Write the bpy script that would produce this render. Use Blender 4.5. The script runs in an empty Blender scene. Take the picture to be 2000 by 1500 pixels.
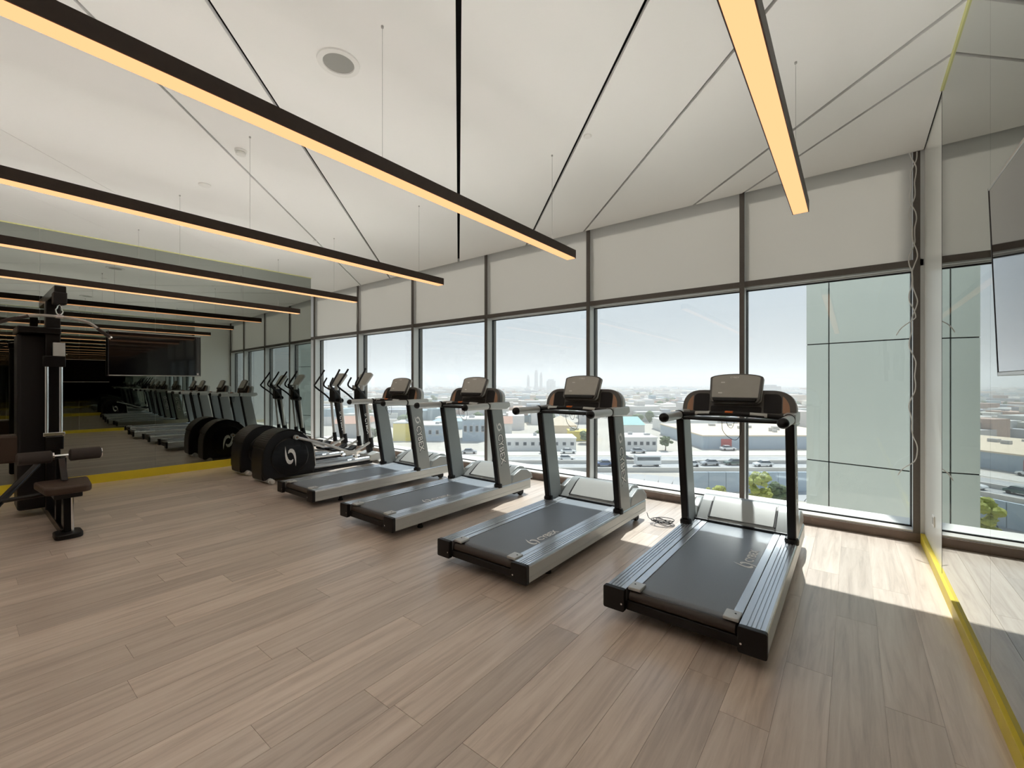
import bpy, bmesh, math, random
from mathutils import Vector, Matrix
random.seed(7)
S = bpy.context.scene
C = S.collection
PI = math.pi

# ------------------------------------------------------------------ camera
TH = math.radians(38.0)                      # camera heading, left of the window normal (+Y)
cd = bpy.data.cameras.new('camera')
cd.sensor_fit = 'HORIZONTAL'; cd.sensor_width = 36.0; cd.lens = 36.0 * 850 / 2000
cd.shift_y = -2.0 / 2000.0
cd.clip_start = 0.05; cd.clip_end = 9000
cam = bpy.data.objects.new('camera', cd); C.objects.link(cam)
cam.location = (0, 0, 1.5); cam.rotation_euler = (PI / 2, 0, TH)
S.camera = cam

# ------------------------------------------------------------------ world, sun, exposure
SKY = 0.36
w = bpy.data.worlds.new('world'); S.world = w; w.use_nodes = True
nt = w.node_tree; nt.nodes.clear()
tc = nt.nodes.new('ShaderNodeTexCoord'); sx = nt.nodes.new('ShaderNodeSeparateXYZ')
rp = nt.nodes.new('ShaderNodeValToRGB'); bg = nt.nodes.new('ShaderNodeBackground'); wo = nt.nodes.new('ShaderNodeOutputWorld')
nt.links.new(tc.outputs['Generated'], sx.inputs[0]); nt.links.new(sx.outputs['Z'], rp.inputs[0])
nt.links.new(rp.outputs[0], bg.inputs[0]); nt.links.new(bg.outputs[0], wo.inputs[0])
e = rp.color_ramp.elements
e[0].position = 0.0; e[0].color = (0.755, 0.775, 0.785, 1)
e[1].position = 1.0; e[1].color = (0.42, 0.62, 0.92, 1)
m_ = rp.color_ramp.elements.new(0.25); m_.color = (0.64, 0.745, 0.86, 1)
bg.inputs['Strength'].default_value = SKY

sl = bpy.data.lights.new('sun', 'SUN'); sl.energy = 2.4; sl.angle = math.radians(0.6); sl.color = (1, 0.985, 0.955)
sun = bpy.data.objects.new('sun', sl); C.objects.link(sun)
sun.rotation_euler = Vector((0.2, -1.0, -1.404)).to_track_quat('-Z', 'Y').to_euler()
sun.location = (-4, 20, 30)

vs = S.view_settings
vs.view_transform = 'Standard'; vs.look = 'None'; vs.gamma = 1.0; vs.use_curve_mapping = False
vs.exposure = 1.30
S.cycles.max_bounces = 8; S.cycles.glossy_bounces = 5; S.cycles.diffuse_bounces = 3; S.cycles.volume_bounces = 1
S.cycles.transparent_max_bounces = 16; S.cycles.sample_clamp_indirect = 6.0; S.cycles.adaptive_threshold = 0.04

# ------------------------------------------------------------------ materials
def nodes_of(name):
    m = bpy.data.materials.new(name); m.use_nodes = True
    return m, m.node_tree, m.node_tree.nodes['Principled BSDF']

def mat(name, col, rough=0.5, metal=0.0, noise=0.0, scale=30.0, bump=0.0, spec=0.5, coat=0.0, rand=0.0):
    m, t, b = nodes_of(name)
    b.inputs['Base Color'].default_value = (*col, 1); b.inputs['Roughness'].default_value = rough
    b.inputs['Metallic'].default_value = metal; b.inputs['Specular IOR Level'].default_value = spec
    b.inputs['Coat Weight'].default_value = coat
    if noise or bump:
        co = t.nodes.new('ShaderNodeTexCoord'); n = t.nodes.new('ShaderNodeTexNoise')
        n.inputs['Scale'].default_value = scale; n.inputs['Detail'].default_value = 4
        t.links.new(co.outputs['Object'], n.inputs['Vector'])
        if noise:
            mx = t.nodes.new('ShaderNodeMix'); mx.data_type = 'RGBA'
            mx.inputs[6].default_value = (*[c * (1 - noise) for c in col], 1)
            mx.inputs[7].default_value = (*[min(1, c * (1 + noise)) for c in col], 1)
            t.links.new(n.outputs['Fac'], mx.inputs[0]); t.links.new(mx.outputs[2], b.inputs['Base Color'])
        if bump:
            bp = t.nodes.new('ShaderNodeBump'); bp.inputs['Strength'].default_value = bump; bp.inputs['Distance'].default_value = 0.002
            t.links.new(n.outputs['Fac'], bp.inputs['Height']); t.links.new(bp.outputs[0], b.inputs['Normal'])
    return m

def emit(name, col, s):
    m = bpy.data.materials.new(name); m.use_nodes = True; t = m.node_tree; t.nodes.clear()
    e_ = t.nodes.new('ShaderNodeEmission'); o = t.nodes.new('ShaderNodeOutputMaterial')
    e_.inputs[0].default_value = (*col, 1); e_.inputs[1].default_value = s; t.links.new(e_.outputs[0], o.inputs[0]); return m

def mirror_mat(name, col):
    m, t, b = nodes_of(name)
    b.inputs['Base Color'].default_value = (*col, 1); b.inputs['Metallic'].default_value = 1.0
    b.inputs['Roughness'].default_value = 0.0
    return m

def glass_mat():
    m = bpy.data.materials.new('window_glass'); m.use_nodes = True; t = m.node_tree; t.nodes.clear()
    o = t.nodes.new('ShaderNodeOutputMaterial'); mx = t.nodes.new('ShaderNodeMixShader')
    tr = t.nodes.new('ShaderNodeBsdfTransparent'); gl = t.nodes.new('ShaderNodeBsdfGlossy'); fr = t.nodes.new('ShaderNodeFresnel')
    tr.inputs[0].default_value = (0.95, 0.975, 0.97, 1); gl.inputs['Roughness'].default_value = 0.0
    gl.inputs[0].default_value = (0.9, 0.95, 1, 1); 
    gm = t.nodes.new('ShaderNodeNewGeometry'); mr = t.nodes.new('ShaderNodeMapRange')      # thin pane: the same reflectance from both sides
    mr.inputs['To Min'].default_value = 1.5; mr.inputs['To Max'].default_value = 1 / 1.5
    t.links.new(gm.outputs['Backfacing'], mr.inputs[0]); t.links.new(mr.outputs[0], fr.inputs['IOR'])
    t.links.new(fr.outputs[0], mx.inputs[0]); t.links.new(tr.outputs[0], mx.inputs[1]); t.links.new(gl.outputs[0], mx.inputs[2])
    t.links.new(mx.outputs[0], o.inputs[0]); return m

def wood_mat():
    m, t, b = nodes_of('wood_vinyl')
    L = t.links.new; N = t.nodes.new
    co = N('ShaderNodeNewGeometry'); oi = N('ShaderNodeObjectInfo')
    mp = N('ShaderNodeVectorMath'); mp.operation = 'MULTIPLY'; mp.inputs[1].default_value = (22, 1.3, 5)
    L(co.outputs['Position'], mp.inputs[0])
    of = N('ShaderNodeVectorMath'); of.operation = 'SCALE'; of.inputs[0].default_value = (13, 37, 7)
    L(oi.outputs['Random'], of.inputs['Scale'])
    ad = N('ShaderNodeVectorMath'); L(mp.outputs[0], ad.inputs[0]); L(of.outputs[0], ad.inputs[1])
    n1 = N('ShaderNodeTexNoise'); n1.inputs['Scale'].default_value = 1.0; n1.inputs['Detail'].default_value = 6; n1.inputs['Roughness'].default_value = 0.62
    n1.inputs['Distortion'].default_value = 0.6
    L(ad.outputs[0], n1.inputs['Vector'])
    r = N('ShaderNodeValToRGB'); L(n1.outputs['Fac'], r.inputs[0])
    q = r.color_ramp.elements
    q[0].position = 0.25; q[0].color = (0.50, 0.39, 0.315, 1)
    q[1].position = 0.78; q[1].color = (0.84, 0.72, 0.615, 1)
    k = r.color_ramp.elements.new(0.5); k.color = (0.71, 0.58, 0.48, 1)
    hs = N('ShaderNodeHueSaturation'); L(r.outputs[0], hs.inputs['Color'])
    mr = N('ShaderNodeMapRange'); mr.inputs['To Min'].default_value = 0.86; mr.inputs['To Max'].default_value = 1.14
    L(oi.outputs['Random'], mr.inputs[0]); L(mr.outputs[0], hs.inputs['Value'])
    L(hs.outputs[0], b.inputs['Base Color'])
    r2 = N('ShaderNodeMapRange'); r2.inputs['To Min'].default_value = 0.36; r2.inputs['To Max'].default_value = 0.48
    L(n1.outputs['Fac'], r2.inputs[0]); L(r2.outputs[0], b.inputs['Roughness'])
    bp = N('ShaderNodeBump'); bp.inputs['Strength'].default_value = 0.12; bp.inputs['Distance'].default_value = 0.001
    L(n1.outputs['Fac'], bp.inputs['Height']); L(bp.outputs[0], b.inputs['Normal'])
    b.inputs['Specular IOR Level'].default_value = 0.6
    b.inputs['Coat Weight'].default_value = 1.0; b.inputs['Coat Roughness'].default_value = 0.27; b.inputs['Coat IOR'].default_value = 1.75
    return m

def blind_mat():
    m, t, b = nodes_of('blind_fabric')
    b.inputs['Base Color'].default_value = (0.78, 0.77, 0.755, 1); b.inputs['Roughness'].default_value = 0.9
    tr = t.nodes.new('ShaderNodeBsdfTranslucent'); tr.inputs[0].default_value = (0.74, 0.72, 0.67, 1)
    mx = t.nodes.new('ShaderNodeMixShader'); mx.inputs[0].default_value = 0.46
    o = t.nodes['Material Output']
    t.links.new(b.outputs[0], mx.inputs[1]); t.links.new(tr.outputs[0], mx.inputs[2]); t.links.new(mx.outputs[0], o.inputs[0])
    return m

def island_mat(name, cols, rough=0.8):
    m, t, b = nodes_of(name)
    g = t.nodes.new('ShaderNodeNewGeometry'); r = t.nodes.new('ShaderNodeValToRGB')
    r.color_ramp.interpolation = 'CONSTANT'
    el = r.color_ramp.elements
    while len(el) > 1: el.remove(el[-1])
    for i, c in enumerate(cols):
        x = el[0] if i == 0 else el.new(i / len(cols))
        x.position = i / len(cols); x.color = (*c, 1)
    t.links.new(g.outputs['Random Per Island'], r.inputs[0]); t.links.new(r.outputs[0], b.inputs['Base Color'])
    b.inputs['Roughness'].default_value = rough
    return m

M = dict(
    wood=wood_mat(), glass=glass_mat(), blind=blind_mat(),
    mirror=mirror_mat('mirror_silver', (0.39, 0.415, 0.388)),
    ceil=mat('ceiling_paint', (0.86, 0.85, 0.82), 0.6, bump=0.03, scale=200),
    void=mat('black_void', (0.006, 0.006, 0.006), 0.9),
    whitewall=mat('white_lacquer', (0.92, 0.93, 0.88), 0.22, spec=0.25, noise=0.01, scale=3),
    paint=mat('wall_paint', (0.74, 0.73, 0.70), 0.7, bump=0.05, scale=150),
    yellow=mat('yellow_paint', (0.86, 0.66, 0.035), 0.45, noise=0.04, scale=12),
    yellowtrim=mat('pale_yellow_edge', (0.74, 0.74, 0.34), 0.4),
    bronze=mat('bronze_anodised', (0.13, 0.112, 0.098), 0.42, 0.25, noise=0.15, scale=60),
    alu=mat('pale_aluminium', (0.66, 0.67, 0.66), 0.4, 0.15, noise=0.03, scale=40),
    ledge=mat('white_ledge', (0.80, 0.77, 0.73), 0.45),
    curb=mat('bronze_curb', (0.20, 0.15, 0.125), 0.45, 0.3, noise=0.25, scale=9),
    silver=mat('silver_paint', (0.60, 0.62, 0.61), 0.32, 0.2, noise=0.02, scale=80),
    silver2=mat('brushed_rail', (0.70, 0.74, 0.79), 0.24, 0.6, noise=0.03, scale=90),
    upsilver=mat('upright_silver', (0.33, 0.35, 0.345), 0.34, 0.3, noise=0.02, scale=80),
    beltshade=mat('brown_black_shade', (0.045, 0.033, 0.027), 0.5),  # shade on the belt's rear end, put into a dark colour
    hood=mat('hood_silver', (0.37, 0.39, 0.39), 0.34, 0.25, noise=0.02, scale=60),
    black=mat('black_plastic', (0.008, 0.008, 0.0095), 0.45, spec=0.35, noise=0.2, scale=90),
    blackgloss=mat('black_powder_coat', (0.007, 0.007, 0.008), 0.25, spec=0.3, coat=0.1, noise=0.1, scale=60),
    rubber=mat('black_rubber', (0.02, 0.02, 0.02), 0.75, bump=0.2, scale=400),
    belt=mat('running_belt', (0.235, 0.27, 0.31), 0.42, noise=0.2, scale=350, bump=0.25, coat=0.0),
    console=mat('console_taupe', (0.125, 0.122, 0.115), 0.35, noise=0.08, scale=40),
    face=mat('display_membrane', (0.50, 0.495, 0.455), 0.32, noise=0.06, scale=25),
    copper=mat('copper_accent', (0.46, 0.27, 0.17), 0.35, 0.3),
    white=mat('white_print', (0.92, 0.92, 0.90), 0.5),
    orange=mat('orange_button', (0.85, 0.22, 0.05), 0.4),
    chrome=mat('chrome', (0.78, 0.79, 0.80), 0.12, 1.0),
    vinyl=mat('brown_vinyl', (0.060, 0.036, 0.024), 0.5, bump=0.2, scale=200, noise=0.15),
    foam=mat('foam_grip', (0.050, 0.040, 0.036), 0.85, bump=0.5, scale=300, noise=0.2),
    lamphousing=mat('dark_brown_housing', (0.040, 0.024, 0.016), 0.45, 0.3, noise=0.3, scale=25),
    lamp=emit('warm_diffuser', (1.0, 0.47, 0.215), 0.61),
    added_ceiling_fill=emit('ceiling_fill_glow', (1.0, 0.97, 0.91), 14.0),  # added glow to lift the ceiling, not a known lamp part
    speaker=mat('speaker_mesh', (0.34, 0.34, 0.31), 0.7, bump=0.6, scale=900),
    offwhite=mat('offwhite_plastic', (0.78, 0.77, 0.73), 0.45),
    cablewhite=mat('white_cable', (0.72, 0.70, 0.66), 0.5),
    steel=mat('steel_cable', (0.45, 0.44, 0.42), 0.4, 0.6),
    screen=mat('screen_glass', (0.006, 0.006, 0.008), 0.04, spec=0.8, coat=0.5),
    bezel=mat('silver_bezel', (0.52, 0.52, 0.50), 0.3, 0.7),
    clad=mat('grey_green_cladding', (0.66, 0.69, 0.62), 0.28, 0.0, noise=0.02, scale=2),
    dirt=mat('city_ground', (0.514, 0.473, 0.406), 0.95, noise=0.22, scale=0.03),
    asphalt=mat('asphalt', (0.42, 0.42, 0.41), 0.9, noise=0.12, scale=0.15),
    concrete=mat('pale_concrete', (0.604, 0.570, 0.514), 0.9, noise=0.1, scale=0.1),
    bluewall=mat('blue_grey_wall', (0.434, 0.502, 0.552), 0.8, noise=0.06, scale=0.2),
    sand=mat('sand_roof', (0.768, 0.637, 0.473), 0.9, noise=0.08, scale=0.2),
    whitewash=mat('whitewashed_wall', (0.789, 0.768, 0.723), 0.85, noise=0.05, scale=0.3),
    greyblock=mat('grey_block', (0.527, 0.514, 0.494), 0.85, noise=0.06, scale=0.3),
    teal=mat('teal_sheet_roof', (0.241, 0.460, 0.439), 0.7, noise=0.1, scale=0.3),
    terracotta=mat('terracotta_roof', (0.549, 0.329, 0.241), 0.85, noise=0.1, scale=0.4),
    ochre=mat('ochre_wall', (0.813, 0.658, 0.176), 0.8, noise=0.08, scale=0.3),
    redpaint=mat('red_door_paint', (0.50, 0.08, 0.07), 0.6),
    darkglass=mat('dark_window', (0.06, 0.075, 0.085), 0.2),
    leafy=mat('yellow_green_leaf', (0.34, 0.36, 0.07), 0.8, noise=0.35, scale=2.5),
    leafg=mat('olive_leaf', (0.13, 0.17, 0.08), 0.85, noise=0.35, scale=1.5),
    bark=mat('bark', (0.16, 0.11, 0.08), 0.9, noise=0.2, scale=3),
)

# ------------------------------------------------------------------ mesh helpers
class MB:
    def __init__(s): s.v = []; s.f = []
    def add(s, vs_, fs):
        o = len(s.v); s.v += [tuple(p) for p in vs_]; s.f += [tuple(i + o for i in f) for f in fs]; return s
    def box(s, x0, x1, y0, y1, z0, z1, mt=None):
        p = [(x, y, z) for z in (z0, z1) for y in (y0, y1) for x in (x0, x1)]
        if mt: p = [mt @ Vector(q) for q in p]
        return s.add(p, [(0, 2, 3, 1), (4, 5, 7, 6), (0, 1, 5, 4), (2, 6, 7, 3), (0, 4, 6, 2), (1, 3, 7, 5)])
    def prism(s, poly, a, b, axis='x', mt=None):
        """poly: 2D points; extruded from a to b along axis"""
        def P(u, v_, t):
            q = {'x': (t, u, v_), 'y': (u, t, v_), 'z': (u, v_, t)}[axis]
            return mt @ Vector(q) if mt else q
        n = len(poly)
        vv = [P(u, v_, a) for u, v_ in poly] + [P(u, v_, b) for u, v_ in poly]
        ff = [tuple(range(n)), tuple(range(2 * n - 1, n - 1, -1))] + [(i, i + n, (i + 1) % n + n, (i + 1) % n) for i in range(n)]
        return s.add(vv, ff)
    def tube(s, path, r, n=10, caps=True):
        path = [Vector(p) for p in path]; k = len(path)
        rr = r if isinstance(r, (list, tuple)) else [r] * k
        t0 = (path[1] - path[0]).normalized()
        up = Vector((0, 0, 1)) if abs(t0.z) < 0.9 else Vector((1, 0, 0))
        u = t0.cross(up).normalized(); vv = []
        for i in range(k):
            t = (path[min(i + 1, k - 1)] - path[max(i - 1, 0)]).normalized()
            u = (u - t * u.dot(t)).normalized(); w_ = t.cross(u)
            vv += [path[i] + (u * math.cos(2 * PI * j / n) + w_ * math.sin(2 * PI * j / n)) * rr[i] for j in range(n)]
        ff = [(i * n + j, i * n + (j + 1) % n, (i + 1) * n + (j + 1) % n, (i + 1) * n + j) for i in range(k - 1) for j in range(n)]
        if caps: ff += [tuple(range(n - 1, -1, -1)), tuple((k - 1) * n + j for j in range(n))]
        return s.add(vv, ff)
    def lathe(s, prof, origin=(0, 0, 0), axis='z', n=24):
        vv = []; k = len(prof)
        for r, h in prof:
            for j in range(n):
                a = 2 * PI * j / n; c_, s_ = r * math.cos(a), r * math.sin(a)
                q = {'z': (c_, s_, h), 'x': (h, c_, s_), 'y': (s_, h, c_)}[axis]
                vv.append(Vector(q) + Vector(origin))
        ff = [(i * n + j, i * n + (j + 1) % n, (i + 1) * n + (j + 1) % n, (i + 1) * n + j) for i in range(k - 1) for j in range(n)]
        ff += [tuple(range(n - 1, -1, -1)), tuple((k - 1) * n + j for j in range(n))]
        return s.add(vv, ff)
    def build(s, name, m, parent=None, bevel=0, smooth=True, seg=2):
        me = bpy.data.meshes.new(name); me.from_pydata(s.v, [], s.f)
        bm = bmesh.new(); bm.from_mesh(me); bmesh.ops.recalc_face_normals(bm, faces=bm.faces); bm.to_mesh(me); bm.free()
        me.materials.append(M[m] if isinstance(m, str) else m)
        if smooth:
            me.polygons.foreach_set('use_smooth', [True] * len(me.polygons)); me.set_sharp_from_angle(angle=math.radians(35))
        o = bpy.data.objects.new(name, me); C.objects.link(o)
        if parent: o.parent = parent
        if bevel:
            b = o.modifiers.new('bevel', 'BEVEL'); b.width = bevel; b.segments = seg; b.limit_method = 'ANGLE'; b.angle_limit = math.radians(40)
            b.harden_normals = False
        return o

def empty(name, loc=(0, 0, 0), rz=0.0):
    o = bpy.data.objects.new(name, None); C.objects.link(o); o.location = loc; o.rotation_euler = (0, 0, rz); o.empty_display_size = 0.1
    return o
def tag(o, label, cat, group=None, kind=None):
    o['label'] = label; o['category'] = cat
    if group: o['group'] = group
    if kind: o['kind'] = kind
    return o
def struct(o, label=None):
    o['kind'] = 'structure'
    if label: o['label'] = label
    return o
def copy_tree(o, parent=None):
    c_ = o.copy(); C.objects.link(c_)
    if parent: c_.parent = parent
    for ch in list(o.children): copy_tree(ch, c_)
    return c_
def smooth_path(pts, n=6):
    P = [Vector(p) for p in pts]; out = []
    for i in range(len(P) - 1):
        p0, p1, p2, p3 = P[max(i - 1, 0)], P[i], P[i + 1], P[min(i + 2, len(P) - 1)]
        for k in range(n):
            t = k / n
            out.append(0.5 * ((2 * p1) + (-p0 + p2) * t + (2 * p0 - 5 * p1 + 4 * p2 - p3) * t * t + (-p0 + 3 * p1 - 3 * p2 + p3) * t ** 3))
    return out + [P[-1]]
def rounded(pts, r, n=5):
    """round the corners of a closed 2D polygon; r one radius or one per corner"""
    out = []; k = len(pts)
    for i in range(k):
        a, b, c_ = Vector(pts[i - 1]), Vector(pts[i]), Vector(pts[(i + 1) % k])
        q = r[i] if isinstance(r, (list, tuple)) else r
        if q <= 0: out.append(tuple(b)); continue
        p1 = b + (a - b).normalized() * q; p2 = b + (c_ - b).normalized() * q
        for j in range(n + 1):
            t = j / n; out.append(tuple(p1 * (1 - t) ** 2 + b * 2 * t * (1 - t) + p2 * t * t))
    return out

_txt = {}
def text_mesh(body, size, thick=0.0008, m='white', off=0.022):
    key = (body, size, m)
    if key in _txt: return _txt[key]
    cu = bpy.data.curves.new('lettering', 'FONT'); cu.body = body; cu.size = size; cu.extrude = thick; cu.offset = size * off
    cu.align_x = 'LEFT'; cu.align_y = 'BOTTOM_BASELINE'; cu.resolution_u = 2
    o = bpy.data.objects.new('lettering', cu); C.objects.link(o)
    bpy.context.view_layer.update()
    me = bpy.data.meshes.new_from_object(o.evaluated_get(bpy.context.evaluated_depsgraph_get()))
    bpy.data.objects.remove(o); me.materials.clear(); me.materials.append(M[m]); _txt[key] = me
    return me
def text_obj(name, body, size, parent, mtx, sx_=1.15, m='white', off=0.022, thick=0.0008):
    o = bpy.data.objects.new(name, text_mesh(body, size, thick, m, off)); C.objects.link(o); o.parent = parent
    o.matrix_local = mtx @ Matrix.Diagonal((sx_, 1, 1, 1)); return o
def swirl(name, h, parent, mtx):
    """emblem of two opposed hooks round an open eye; drawn in local xy, height about 1.1 h"""
    out = [(0.36, -0.30), (0.35, -0.05), (0.31, 0.15), (0.22, 0.32), (0.10, 0.40), (-0.04, 0.40), (-0.14, 0.31), (-0.18, 0.18)]
    inn = [(0.315, -0.42), (0.27, -0.22), (0.225, -0.05), (0.17, 0.08), (0.10, 0.17), (0.02, 0.21), (-0.06, 0.21), (-0.13, 0.16)]
    tip = (0.34, -0.56)
    mb = MB()
    for k in (1, -1):
        v_ = [(k * tip[0] * h, k * tip[1] * h, 0.0009)] + [(k * x * h, k * y * h, 0.0009) for x, y in out] + [(k * x * h, k * y * h, 0.0009) for x, y in inn]
        mb.add(v_, [(0, 1, 9)] + [(1 + i, 2 + i, 10 + i, 9 + i) for i in range(7)])
    o = mb.build(name, 'white', parent, smooth=False); o.matrix_local = mtx
    return o
def frame(o, x, y):
    """matrix with origin o, x axis x, y axis y"""
    x = Vector(x).normalized(); y = Vector(y).normalized(); z = x.cross(y)
    m = Matrix((x, y, z)).transposed().to_4x4(); m.translation = Vector(o); return m

# ================================================================== THE ROOM
ZC = 3.67; YW = 5.60; XR = 0.50
# ---- floor
fl = struct(MB().box(-11, 0.62, -3.3, 5.62, -0.12, -0.004).build('floor', 'wood'), 'brown wood-look plank floor')
unit = {}
row = 0; x = XR + 0.02
while x > -9.15:
    y = -0.15 - random.uniform(0, 1.3)
    while y < 5.56:
        L = 1.5
        y0 = max(y, -0.15); y1 = min(y + L, 5.56)
        if y1 - y0 > 0.12:
            key = round(y1 - y0, 1) if y1 - y0 < L - 0.01 else 1.5
            if key not in unit:
                unit[key] = MB().box(-0.0992, 0.0992, 0.0008, 1.0 - 0.0008 / 1.5, -0.004, 0).build('plank', 'wood', fl, smooth=False)
                o = unit[key]
            else:
                o = unit[key].copy(); C.objects.link(o); o.parent = fl
            o.location = (x - 0.1, y0, 0); o.scale = (1, y1 - y0, 1)
        y += L
    x -= 0.2
struct(MB().box(-11, 0.6, -3.3, -0.152, -0.004, 0).build('back_floor_area', 'wood', fl, smooth=False))

# ---- ceiling: 45-degree panels hung under a black void
ce = struct(MB().box(-11, 0.66, -3.3, 5.75, 3.76, 3.86).build('ceiling', 'void'), 'white panel ceiling with diagonal shadow gaps')
def clip(poly, a, b, c_):
    out = []
    for i in range(len(poly)):
        p, q = poly[i], poly[(i + 1) % len(poly)]
        dp, dq = a * p[0] + b * p[1] - c_, a * q[0] + b * q[1] - c_
        if dp <= 0: out.append(p)
        if dp * dq < 0:
            t = dp / (dp - dq); out.append((p[0] + (q[0] - p[0]) * t, p[1] + (q[1] - p[1]) * t))
    return out
joints = [(-14.5, 0.01), (-11.5, 0.006), (-8.0, 0.005), (-6.95, 0.005), (-5.5, 0.005), (-3.05, 0.024), (-2.0, 0.03), (0.0, 0.034), (1.50, 0.03), (2.52, 0.026), (4.03, 0.03), (4.57, 0.026), (7.0, 0.02)]
R2 = math.sqrt(2)
for (u0, w0), (u1, w1) in zip(joints, joints[1:]):
    p = [(-10.95, -3.25), (0.525, -3.25), (0.525, 5.545), (-10.95, 5.545)]
    p = clip(p, 1, 1, u1 - w1 * R2 / 2); p = clip(p, -1, -1, -(u0 + w0 * R2 / 2))
    if len(p) > 2: MB().prism(p, ZC, ZC + 0.03, 'z').build('ceiling_panel', 'ceil', ce, smooth=False)

# ---- left mirror wall (turned 2 degrees), right mirror wall
wl = struct(empty('wall_left', (-8.964, 0, 0), math.radians(-2)), 'full-height mirror wall behind the ellipticals')
MB().box(-0.35, -0.02, -3.2, 4.525, 0, 3.75).build('backing', 'paint', wl)
ys = [4.53, 3.27, 2.0, 0.73, -0.54, -1.81, -3.2]
for a, b in zip(ys, ys[1:]):
    MB().box(-0.02, 0.0, b + 0.001, a - 0.001, 0.13, 3.655).build('mirror_pane', 'mirror', wl, smooth=False)
bl = struct(MB().box(-0.02, 0.014, -3.2, 4.53, 0, 0.13).build('baseboard_left', 'yellow', None, 0.002), 'yellow skirting board under the mirror wall')
bl.location = wl.location; bl.rotation_euler = wl.rotation_euler
t_ = struct(MB().box(-0.02, 0.008, -3.2, 4.535, 3.655, 3.672).build('trim_1', 'yellowtrim', None), 'pale yellow edge along the mirror top')
t_.location = wl.location; t_.rotation_euler = wl.rotation_euler
struct(MB().box(-11.1, -10.9, 4.3, 5.8, 0, 3.76).build('wall_end', 'paint'))
struct(MB().box(-10.9, -9.0, 4.2, 4.3, 0, 3.76).build('wall_return', 'paint'))
struct(MB().box(-9.5, 0.9, -3.4, -3.2, 0, 3.76).build('wall_back', 'paint'))

wr = struct(MB().box(0.56, 0.85, -3.2, 5.58, 0, 3.76).build('wall_right', 'paint'), 'mirror wall with a white lacquered panel beside the window')
MB().box(0.535, 0.56, 4.505, 5.578, 0.09, 3.69).build('white_panel', 'whitewall', wr)
ys = [4.50, 3.07, 1.64, 0.21, -1.22, -3.2]
for a, b in zip(ys, ys[1:]):
    MB().box(0.525, 0.56, b + 0.001, a - 0.001, 0.09, 3.662).build('mirror_pane', 'mirror', wr, smooth=False)
MB().box(0.524, 0.56, 4.5, 4.505, 0.09, 3.665).build('mirror_edge', 'black', wr, smooth=False)
struct(MB().box(0.503, 0.60, 5.58, 5.80, 0.0, 3.76).build('trim_20', 'alu'), 'window jamb at the corner')
struct(MB().box(0.505, 0.56, -3.2, 5.575, 0, 0.09).build('baseboard_right', 'yellow', None, 0.002), 'yellow skirting board beside the nearest treadmill')
struct(MB().box(0.515, 0.56, -3.2, 4.5, 3.662, 3.672).build('trim_2', 'yellowtrim'))

# ---- window wall
MX = [0.48, -1.0, -2.98, -4.93, -6.87, -8.78, -10.7]
GY = 5.735
for i in range(len(MX) - 1):
    a, b = MX[i + 1], MX[i]
    wn = struct(empty('window_%d' % (i + 1), ((a + b) / 2, YW, 0)), 'tall window bay with a grey blind above the transom')
    h = (b - a) / 2
    MB().box(-h + 0.03, h - 0.03, 0.135, 0.147, 0.115, 2.585).build('glass_pane', 'glass', wn, smooth=False)
    MB().box(-h + 0.024, h - 0.024, 0.03, 0.036, 2.665, 3.76).build('blind', 'blind', wn, smooth=False)
    MB().box(-h + 0.03, h - 0.03, 0.10, 0.16, 2.585, 2.60).build('top_bead', 'alu', wn)
    MB().box(-h + 0.03, h - 0.03, 0.125, 0.15, 2.572, 2.585).build('gasket', 'black', wn)
    MB().box(-h + 0.03, h - 0.03, 0.125, 0.15, 0.103, 0.115).build('gasket', 'black', wn)
    MB().box(-h + 0.022, -h + 0.03, 0.125, 0.15, 0.103, 2.585).build('gasket', 'black', wn)
    MB().box(h - 0.03, h - 0.022, 0.125, 0.15, 0.103, 2.585).build('gasket', 'black', wn)
for i, X in enumerate(MX):
    t_ = struct(empty('trim_%d' % (i + 3), (X, YW, 0)), 'window mullion')
    MB().box(-0.022, 0.022, 0.0, 0.16, 0.10, 3.76).build('mullion', 'alu', t_)
    MB().box(-0.025, 0.025, -0.025, 0.0, 0.0, 3.72).build('mullion_cap', 'bronze', t_, 0.002)
    MB().box(-0.03, 0.03, 0.16, 0.22, -0.3, 3.76).build('outer_fin', 'bronze', t_)
tr_ = struct(empty('trim_10', (0, YW, 0)), 'dark transom rail across the windows')
MB().box(-10.9, 0.53, -0.02, 0.05, 2.60, 2.665).build('transom', 'bronze', tr_, 0.002)
MB().box(-10.9, 0.53, 0.05, 0.16, 2.60, 2.64).build('transom_return', 'alu', tr_)
si = struct(empty('trim_11', (0, YW, 0)), 'window curb and white ledge')
MB().box(-10.9, 0.505, -0.03, 0.02, 0.0, 0.085).build('curb', 'curb', si, 0.002)
MB().box(-10.9, 0.535, -0.01, 0.16, 0.085, 0.103).build('ledge', 'ledge', si, 0.002)
MB().box(-10.9, 0.6, 0.16, 0.5, -0.3, 0.10).build('outer_ledge', 'ledge', si)
struct(MB().box(-12, 1.0, 5.74, 6.0, -1.5, -0.3).build('wall_window_spandrel', 'clad'))
struct(MB().box(-12, 1.0, 5.70, 5.78, 3.76, 5.5).build('wall_window_head', 'clad'))

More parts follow.
